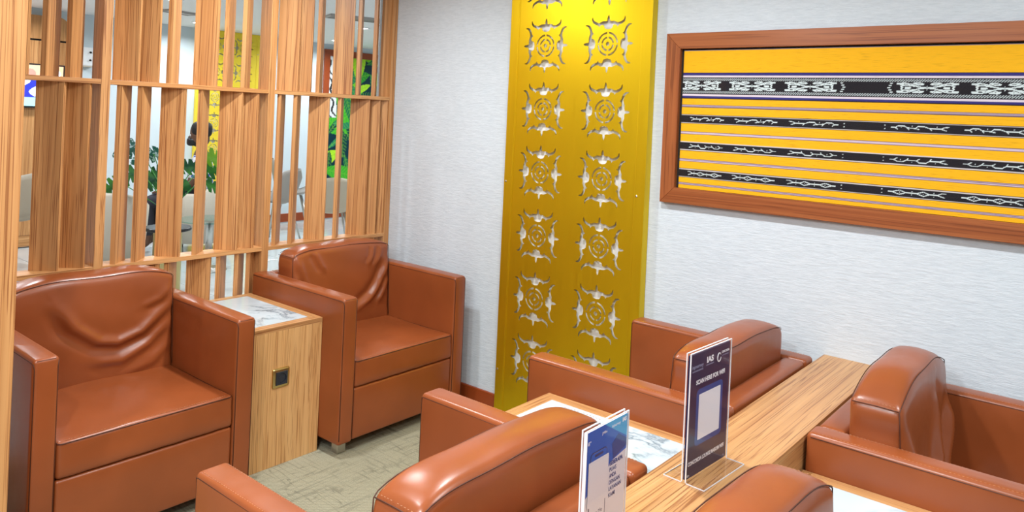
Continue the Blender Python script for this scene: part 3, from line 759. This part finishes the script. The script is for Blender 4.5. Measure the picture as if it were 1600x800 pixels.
text('IAS', .011, (X2(.87), yt - .0004, Z2(.055)), WINK, po2, W2 * .1, bold=.0005); text('injourney', .008, (X2(.60), yt - .0004, Z2(.06)), WINK, po2, W2 * .22); text('JMBu', .007, (X2(.36), yt - .0004, Z2(.075)), WINK, po2, W2 * .12)
text('8°', .010, (X2(.03), yt - .0004, Z2(.11)), WINK, po2, W2 * .07)
for k, sx in enumerate(('SEBERAPA', 'PUAS', 'ANDA', 'DENGAN', 'LAYANAN', 'KAMI')):
    text(sx, .0115, (X2(.585), yt - .0002, Z2(.385 + k * .055)), BLUE, po2, W2 * (.33, .17, .17, .27, .31, .16)[k], bold=.0004 if k == 0 else .0001)
text('Scan Me', .011, (X2(.17), yt - .0006, Z2(.73)), INK, po2, W2 * .26)
text('Saran anda untuk menentukan', .006, (X2(.3), yt - .0006, Z2(.88)), INK, po2, W2 * .55)

# ------------------------------------------------------------------ the lounge beyond the screen
# green mural
MX0, MX1, MZ0, MZ1, MF = 3.27, 6.1, .105, 2.262, .085
mur = thing('leaf_mural', 'large brown framed green tropical leaf print on the far wall', 'picture', (0, 5.098, 0))
for poly, a in (([(MX0, MZ1), (MX1, MZ1), (MX1 - MF, MZ1 - MF), (MX0 + MF, MZ1 - MF)], 'X'), ([(MX0, MZ0), (MX0 + MF, MZ0 + MF), (MX1 - MF, MZ0 + MF), (MX1, MZ0)], 'X'),
                ([(MX0, MZ0), (MX0, MZ1), (MX0 + MF, MZ1 - MF), (MX0 + MF, MZ0 + MF)], 'Z'), ([(MX1, MZ0), (MX1 - MF, MZ0 + MF), (MX1 - MF, MZ1 - MF), (MX1, MZ1)], 'Z')):
    bm = bmesh.new(); prism(bm, poly, -.03, -.002, 'Y'); link('frame_rail', bm, BASEW, mur)
nx, nz = 260, 200
gx = np.linspace(MX0 + MF, MX1 - MF, nx); gz = np.linspace(MZ0 + MF, MZ1 - MF, nz); GX, GZ = np.meshgrid(gx, gz)
cc = np.empty((nz, nx, 3)); cc[:] = (.004, .035, .05)
rs = np.random.RandomState(3); pal = [(.01, .16, .06), (.02, .30, .03), (.22, .62, .02), (.45, .80, .03), (.015, .22, .10), (.05, .42, .03), (.004, .06, .05)]
for k in range(150):
    cx, cz = rs.uniform(MX0, MX1), rs.uniform(MZ0, MZ1); a = rs.uniform(0, 2 * PI); L = rs.uniform(.14, .34); Wd = L * rs.uniform(.22, .42); pc = np.array(pal[rs.randint(len(pal))])
    dx, dz = GX - cx, GZ - cz; u = dx * math.cos(a) + dz * math.sin(a); v = -dx * math.sin(a) + dz * math.cos(a)
    ins = (np.abs(u) < L) & (np.abs(v) < Wd * (1 - (u / L) ** 2))
    rib = (np.abs(v) < .006) | (np.mod(u - np.abs(v) * .8, .05) < .012)
    cc[ins] = pc; cc[ins & rib] = pc * .55 + np.array((.1, .25, .02))
le = GX < MX0 + MF + .16 - .05 * (GZ - 1.2)
le &= GZ > 1.35
cc[le] = (.75, .78, .78); cc[le & (np.sin(GX * 60 + np.sin(GZ * 23) * 2.5 + GZ * 31) > .55)] = (.02, .02, .02)
colour_plane('leaf_print', PRINT, mur, np.stack([GX, np.full_like(GX, -.012), GZ], -1), nx, nz, cc)

# timber wall panel with television
wp = thing('timber_panel', 'tall wood veneer wall panel with rounded top behind the television', 'panel', (0, 5.098, 0))
PXL, PXR, PT = -1.9, .137, 2.26
pts = [(PXL, 2.03), (PXR, 2.03)]
for k in range(9): pts.append((PXR - .1 + .1 * math.cos(k * PI / 16), PT - .1 + .1 * math.sin(k * PI / 16)))
pts.append((PXL, PT)); bm = bmesh.new(); prism(bm, pts, -.06, 0, 'Y'); link('panel', bm, WOOD['Z'], wp)
link('panel', B(PXL, PXR, -.06, 0, .11, 2.012), WOOD['Z'], wp); link('joint_strip', B(PXL, PXR, -.045, 0, 2.012, 2.03), UNDER, wp); link('panel', B(PXL, PXR, -.058, 0, 0, .108), WOOD['X'], wp)
tv = thing('television', 'black framed television with colourful picture on the timber panel', 'television', (-.33, 5.036, 1.355))
link('bezel', B(-.36, .425, -.045, 0, 0, .43, bev=.004), BLACKP, tv)
SCR = vcol('screen_picture', .3); n, l, b = nt(SCR); vv = [x for x in n if x.type == 'VERTEX_COLOR'][0]; l.new(vv.outputs[0], b.inputs['Emission Color']); b.inputs['Emission Strength'].default_value = .8
gx = np.linspace(-.345, .41, 150); gz = np.linspace(.018, .415, 80); GX, GZ = np.meshgrid(gx, gz); cc = np.empty((80, 150, 3)); cc[:] = (.75, .80, .92)
cc[(GZ > .31)] = (.9, .50, .30); cc[np.hypot(GX - .36, GZ - .34) < .03] = (.95, .95, .95)
cc[(GZ < .10)] = (.35, .75, .80); cc[(GZ > .10) & (GZ < .31) & (np.abs(GX - .12 - .06 * np.sin(GZ * 30)) < .055)] = (.03, .04, .45); cc[(np.hypot(GX - .12, (GZ - .33)) < .05)] = (.55, .25, .2)
cc[(GZ > .10) & (GZ < .28) & (np.abs(GX - .25 - .03 * np.sin(GZ * 40)) < .03)] = (.03, .04, .4)
colour_plane('screen', SCR, tv, np.stack([GX, np.full_like(GX, -.046), GZ], -1), 150, 80, cc)
dsp = thing('wall_dispenser', 'small white box with two dark knobs on the far white wall', 'dispenser', (.32, 5.098, 1.80))
link('body', B(-.05, .05, -.07, 0, 0, .19, bev=.008), WHITE, dsp)
for zz in (.06, .14):
    bm = bmesh.new(); lathe(bm, [(.010, 0), (.010, .012), (.004, .014)], 12)
    for v in bm.verts: v.co = Vector((v.co.x, -v.co.z, v.co.y))
    link('knob', bm, BLACKP, dsp, (.02, -.07, zz))
link('base_lip', B(-.055, .055, -.08, 0, -.012, 0, bev=.003), BEIGE, dsp)

# ceiling fittings beyond
def vent(label, x, y, rz, L=.62, Wd=.28):
    t = thing('ceiling_vent', label, 'vent', (x, y, CEIL - .001), rz)
    bm = bmesh.new()
    for a in ((-L, L, -Wd, -Wd + .03), (-L, L, Wd - .03, Wd), (-L, -L + .03, -Wd + .03, Wd - .03), (L - .03, L, -Wd + .03, Wd - .03)): box(bm, a[0] / 2 * 1, a[1] / 2, a[2] / 2, a[3] / 2, -.02, 0)
    link('frame', bm, GREYB, t); link('backing', B(-L / 2 + .015, L / 2 - .015, -Wd / 2 + .015, Wd / 2 - .015, -.003, -.001), UNDER, t)
    for k in range(5):
        yy = -Wd / 2 + .04 + k * (Wd - .08) / 4; link('slat', B(-L / 2 + .016, L / 2 - .016, yy - .012, yy + .004, -.016, -.010), GREYB, t)
    return t
v1 = vent('dark louvred ceiling vent with a loose wire beyond the slats', 1.62, 2.32, math.radians(-22), .62, .22)
bm = bmesh.new(); tube(bm, poly3([(.12, 0, -.012), (.16, .01, -.05), (.20, .0, -.055), (.22, .02, -.12)]), .004, 5); link('loose_wire', bm, BLACKP, v1)
vent('small dark ceiling vent near the yellow panel', .61, 3.75, math.radians(10), .30, .14)
def downlight(x, y, grp, lab):
    t = thing('downlight', lab, 'light', (x, y, CEIL - .0005), 0, grp)
    bm = bmesh.new(); lathe(bm, [(.075, 0), (.075, -.004), (.055, -.006), (.055, -.001)], 20); link('ring', bm, WHITE, t)
    bm = bmesh.new(); lathe(bm, [(.053, -.001), (.05, -.003)], 20); link('lens', bm, LAMP, t)
for x, y in DOWN2: downlight(x, y, 'ceiling downlights of the lounge beyond', 'round white recessed ceiling downlight beyond the slatted divider')

# chairs beyond
def shell_chair(label, x, y, rotz, m, hb=.82, group='shell chairs beyond the slatted divider'):
    t = thing('shell_chair', label, 'chair', (x, y, 0), rotz, group)
    bm = bmesh.new(); N, M = 14, 12; V = []
    for i in range(N + 1):
        s = i / N
        row = []
        for j in range(M + 1):
            a = (j / M - .5) * 2
            if s < .5: yy = -.24 + .42 * (s / .5); zz = .45 + .02 * (s < .1) - .03 * math.sin(s * 2 * PI * .5) + .05 * a * a; ww = .22
            else:
                q = (s - .5) / .5; yy = .18 + .10 * q - .03 * (a * a) * 3 * (1 - .3 * q); zz = .45 + (hb - .45) * q; ww = .22 + .02 * math.sin(q * PI) - .07 * max(0, q - .75) * 4 * 1
                zz -= .03 * a * a * q
            row.append((a * ww, yy, zz))
        V.append(row)
    vs = [[bm.verts.new(p) for p in r_] for r_ in V]
    for i in range(N):
        for j in range(M): bm.faces.new((vs[i][j], vs[i][j + 1], vs[i + 1][j + 1], vs[i + 1][j]))
    bmesh.ops.solidify(bm, geom=bm.faces[:], thickness=.022)
    link('shell', bm, m, t, smooth=True)
    for sx in (-1, 1):
        for sy in (-1, 1):
            bm = bmesh.new(); tube(bm, [(sx * .12, sy * .10, .44), (sx * .21, sy * .21, 0)], .010, 8); link('leg', bm, CHROME, t, smooth=True)
    return t
shell_chair('grey shell chair with slim chrome legs before the far white wall', 1.86, 3.95, math.radians(200), GREYB, .82)
shell_chair('grey shell chair half hidden behind a wide slat near the leaf print', 2.42, 4.45, math.radians(60), GREYB, .88)
shell_chair('beige shell chair just left of the right corner of the divider', 1.93, 3.05, math.radians(150), BEIGE, .80)
shell_chair('beige shell chair with chrome leg seen next to the wooden pillar', -.62, 4.0, math.radians(200), BEIGE, .84)
def tub_chair(label, x, y, rotz):
    t = thing('tub_chair', label, 'armchair', (x, y, 0), rotz, 'beige tub chairs of the lounge')
    bm = bmesh.new(); N = 24; prof = []
    outer, inner = [], []
    for i in range(N + 1):
        a = -PI * .12 + (PI * 1.24) * i / N; k = math.sin(max(0, min(PI, a))) ; h = .60 + .15 * k
        ca, sa = math.cos(a), math.sin(a)
        prof.append([(.33 * ca, .31 * sa, .12), (.36 * ca, .34 * sa, .4), (.37 * ca, .36 * sa, h - .02), (.35 * ca, .34 * sa, h), (.31 * ca, .30 * sa, h), (.29 * ca, .28 * sa, h - .02), (.27 * ca, .26 * sa, .4), (.26 * ca, .25 * sa, .12)])
    vs = [[bm.verts.new(p) for p in r_] for r_ in prof]
    for i in range(N):
        for j in range(8): bm.faces.new((vs[i][j], vs[i + 1][j], vs[i + 1][(j + 1) % 8], vs[i][(j + 1) % 8]))
    bm.faces.new(vs[0]); bm.faces.new(vs[-1][::-1]); bmesh.ops.recalc_face_normals(bm, faces=bm.faces)
    link('backrest', bm, BEIGE, t, smooth=True)
    link('seat', rbox(-.255, .255, -.30, .22, .14, .42, .04, 4, 4, 3, puff=(0, 0, .015)), BEIGE, t, smooth=True)
    for sx in (-1, 1):
        for sy in (-1, 1):
            bm = bmesh.new(); tube(bm, [(sx * .20, sy * .18, .15), (sx * .21, sy * .19, 0)], .012, 8); link('leg', bm, CHROME, t, smooth=True)
    return t
tub_chair('beige tub chair left of the black plant table', -.28, 3.15, math.radians(165))
tub_chair('beige tub chair the masked person sits in', 1.0, 3.93, math.radians(-127))

# plant table
pt = thing('plant_table', 'round black table on a brass cylinder base beneath the big leafy plant', 'table', (0.0, 2.55, 0))
bm = bmesh.new(); lathe(bm, [(.165, 0), (.17, .004), (.17, .022), (.165, .026)], 36); link('table_top', bm, BLACKP, pt, (0, 0, .474), smooth=False)
bm = bmesh.new(); lathe(bm, [(.105, 0), (.105, .473)], 32); link('base', bm, BRASS, pt)
pl = thing('leafy_plant', 'potted plant with large split green leaves on the black round table', 'plant', (0.0, 2.55, .5005))
bm = bmesh.new(); lathe(bm, [(.045, 0), (.06, .02), (.065, .09), (.055, .12), (.050, .118), (.05, .03)], 24); link('vase', bm, BLACKP, pl, smooth=True)
def leaf(bm, base, tip_dir, side, L, Wd, lobes=5, droop=.25):
    d = Vector(tip_dir).normalized(); s = Vector(side); s = (s - d * s.dot(d)).normalized(); nrm = d.cross(s)
    mid = []
    N = lobes * 4
    for i in range(N + 1):
        t = i / N; mid.append(Vector(base) + d * (L * t) - Vector((0, 0, 1)) * droop * L * t * t)
    for sg in (-1, 1):
        prev = None; mv = [bm.verts.new(p) for p in mid]; ev = []
        for i in range(N + 1):
            t = i / N; wv_ = Wd * (math.sin(PI * min(1, t * .85 + .13)) ** .7) * (1 - .25 * t)
            ph = i % 4
            if ph == 0 and 0 < i < N: wv_ *= .30
            ev.append(bm.verts.new(mid[i] + s * sg * wv_ + d * wv_ * .25 * (t < .85) + nrm * .12 * wv_))
        for i in range(N): bm.faces.new((mv[i], mv[i + 1], ev[i + 1], ev[i]) if sg > 0 else (mv[i + 1], mv[i], ev[i], ev[i + 1]))
LV = [((-.24, .40, .32), GREEN), ((-.15, .30, .60), BLUEGREEN), ((-.06, .20, .56), BLUEGREEN), ((-.05, .18, .36), GREEN), ((.10, -.02, .47), GREEN), ((.22, -.14, .56), YGREEN), ((.11, -.02, .31), GREEN), ((.21, -.14, .37), GREEN), ((.02, .1, .40), GREEN), ((.30, .05, .45), GREEN), ((-.2, .1, .42), GREEN)]
RIGHT = Vector((.63, -.77, 0)); 
for k, (p, m_) in enumerate(LV):
    p = Vector(p); hz = Vector((p.x, p.y, 0)); 
    bm = bmesh.new(); tube(bm, poly3([(0, 0, .10), (p.x * .35, p.y * .35, p.z * .6), (p.x * .9, p.y * .9, p.z)], 5), .004, 5); link('stem', bm, GREEN, pl, smooth=True)
    bm = bmesh.new(); sg = 1 if k in (4, 5, 7, 9) else -1; out = (RIGHT * sg * random.uniform(.6, 1) + Vector((0, 0, random.uniform(-.3, .35))) + hz * .3).normalized()
    leaf(bm, p * .9 + Vector((0, 0, p.z * .1)) - out * .06, out, Vector((-.35, -.25, .75)), random.uniform(.21, .27), random.uniform(.085, .11))
    link('leaf', bm, m_, pl)
gt = thing('glass_table', 'low glass topped table behind the plant table', 'table', (.62, 3.05, 0))
bm = bmesh.new(); lathe(bm, [(.26, 0), (.26, .012)], 36); link('table_top', bm, clear('table_glass', (.75, .92, .90), 1.5), gt, (0, 0, .44))
bm = bmesh.new(); lathe(bm, [(.16, 0), (.16, .01), (.03, .02), (.03, .43), (.10, .439)], 24); link('base', bm, CHROME, gt, smooth=True)

# seated person
per = thing('person', 'seated person in a blue and white patterned shirt with black face mask', 'person', (.98, 3.95, 0), math.radians(-127))
def skinned(name, verts, edges, radii, m, parent, sub=2, root=0):
    me = bpy.data.meshes.new(name); me.from_pydata(verts, edges, []); o = bpy.data.objects.new(name, me); COL.objects.link(o)
    md = o.modifiers.new('s', 'SKIN'); md.use_smooth_shade = True
    for i, r_ in enumerate(radii):
        sv = me.skin_vertices[0].data[i]; sv.radius = (r_, r_) if isinstance(r_, (int, float)) else r_; sv.use_root = (i == root)
    ss = o.modifiers.new('u', 'SUBSURF'); ss.levels = sub; ss.render_levels = sub
    bpy.context.view_layer.update()
    me2 = bpy.data.meshes.new_from_object(o.evaluated_get(bpy.context.evaluated_depsgraph_get())); bpy.data.objects.remove(o)
    return link(name, me2, m, parent, smooth=True)
# faces local -Y; seat height .44
bv = [(0, .02, .52), (0, .03, .68), (0, .03, .86), (0, .02, .97), (0, .0, 1.03)]
be = [(0, 1), (1, 2), (2, 3), (3, 4)]; br = [(.16, .12), (.15, .105), (.17, .105), (.10, .07), (.052, .052)]
def addl(pts, rad, src):
    i0 = len(bv); bv.extend(pts); br.extend(rad); be.append((src, i0))
    for k in range(len(pts) - 1): be.append((i0 + k, i0 + k + 1))
for s in (-1, 1):
    addl([(s * .20, .03, .90), (s * .25, -.04, .66), (s * .16, -.26, .60), (s * .12, -.33, .60)], [.052, .042, .033, .024], 2)
    addl([(s * .10, -.08, .50), (s * .12, -.44, .50), (s * .12, -.42, .10), (s * .12, -.50, .05)], [.085, .062, .045, .035], 0)
body = skinned('body', bv, be, br, SKIN, per)
SHIRT = mat('patterned_shirt', (.6, .6, .7), .7); n, l, b = nt(SHIRT); mp = coords(SHIRT, (1, 1, 1), False); vo = n.new('ShaderNodeTexVoronoi'); vo.inputs['Scale'].default_value = 22; l.new(mp.outputs[0], vo.inputs['Vector'])
c = ramp(SHIRT, vo.outputs['Distance'], [(.3, (.02, .06, .35)), (.42, (.62, .62, .64))], 'CONSTANT'); l.new(c.outputs[0], b.inputs['Base Color'])
skinned('shirt', [(0, .02, .50), (0, .03, .68), (0, .03, .86), (0, .02, .96), (-.20, .03, .90), (-.24, -.03, .72), (.20, .03, .90), (.24, -.03, .72)], [(0, 1), (1, 2), (2, 3), (2, 4), (4, 5), (2, 6), (6, 7)], [(.175, .135), (.165, .12), (.185, .12), (.10, .075), .068, .062, .068, .062], SHIRT, per)
skinned('trousers', [(0, .02, .53), (-.10, -.08, .50), (-.12, -.44, .505), (-.12, -.42, .14), (.10, -.08, .50), (.12, -.44, .505), (.12, -.42, .14)], [(0, 1), (1, 2), (2, 3), (0, 4), (4, 5), (5, 6)], [(.17, .13), .098, .075, .06, .098, .075, .06], mat('dark_trousers', (.02, .02, .03), .8), per)
def headf(p, u):
    x, y, z = p
    k = (z - 1.02) / .24
    x *= 1 - .28 * max(0, .45 - k); y = y * (1 - .1 * max(0, .4 - k))
    if y < -.06:
        y -= .020 * math.exp(-((x / .014) ** 2) - ((z - 1.125) / .022) ** 2)           # nose
        y += .008 * (math.exp(-(((x - .03) / .016) ** 2) - ((z - 1.15) / .012) ** 2) + math.exp(-(((x + .03) / .016) ** 2) - ((z - 1.15) / .012) ** 2))
        y -= .005 * math.exp(-((x / .022) ** 2) - ((z - 1.085) / .008) ** 2)
    return Vector((x, y, z))
link('head', rbox(-.075, .075, -.095, .090, 1.035, 1.27, .072, 8, 8, 8, deform=headf), SKIN, per, smooth=True)
bm = rbox(-.087, .087, -.084, .112, 1.125, 1.292, .068, 8, 8, 6); link('hair', bm, HAIR, per, smooth=True)
def maskf(p, u): return Vector((p[0], p[1] - .02 * max(0, 1 - (p[0] / .06) ** 2), p[2]))
link('face_mask', rbox(-.068, .068, -.104, -.02, 1.045, 1.128, .03, 6, 4, 4, deform=maskf), BLACKP, per, smooth=True)
for s in (-1, 1):
    link('ear', rbox(s * .078 - .008, s * .078 + .008, -.015, .02, 1.105, 1.165, .007, 2, 2, 3), SKIN, per, smooth=True)
    bm = bmesh.new(); bmesh.ops.create_uvsphere(bm, u_segments=10, v_segments=8, radius=.011); link('eye', bm, mat('eye_white', (.7, .7, .7), .2), per, (s * .03, -.088, 1.15), smooth=True)
    for k in range(5):
        bm = bmesh.new(); bx = s * .12 + (k - 2) * .013 * -s; L = (.045, .062, .068, .063, .05)[k]
        tube(bm, [(bx, -.33, .60), (bx + (s * -.012 if k == 4 else 0), -.33 - L * .6, .593), (bx, -.33 - L, .578)], [.009, .008, .006], 7); link('finger', bm, SKIN, per, smooth=True)
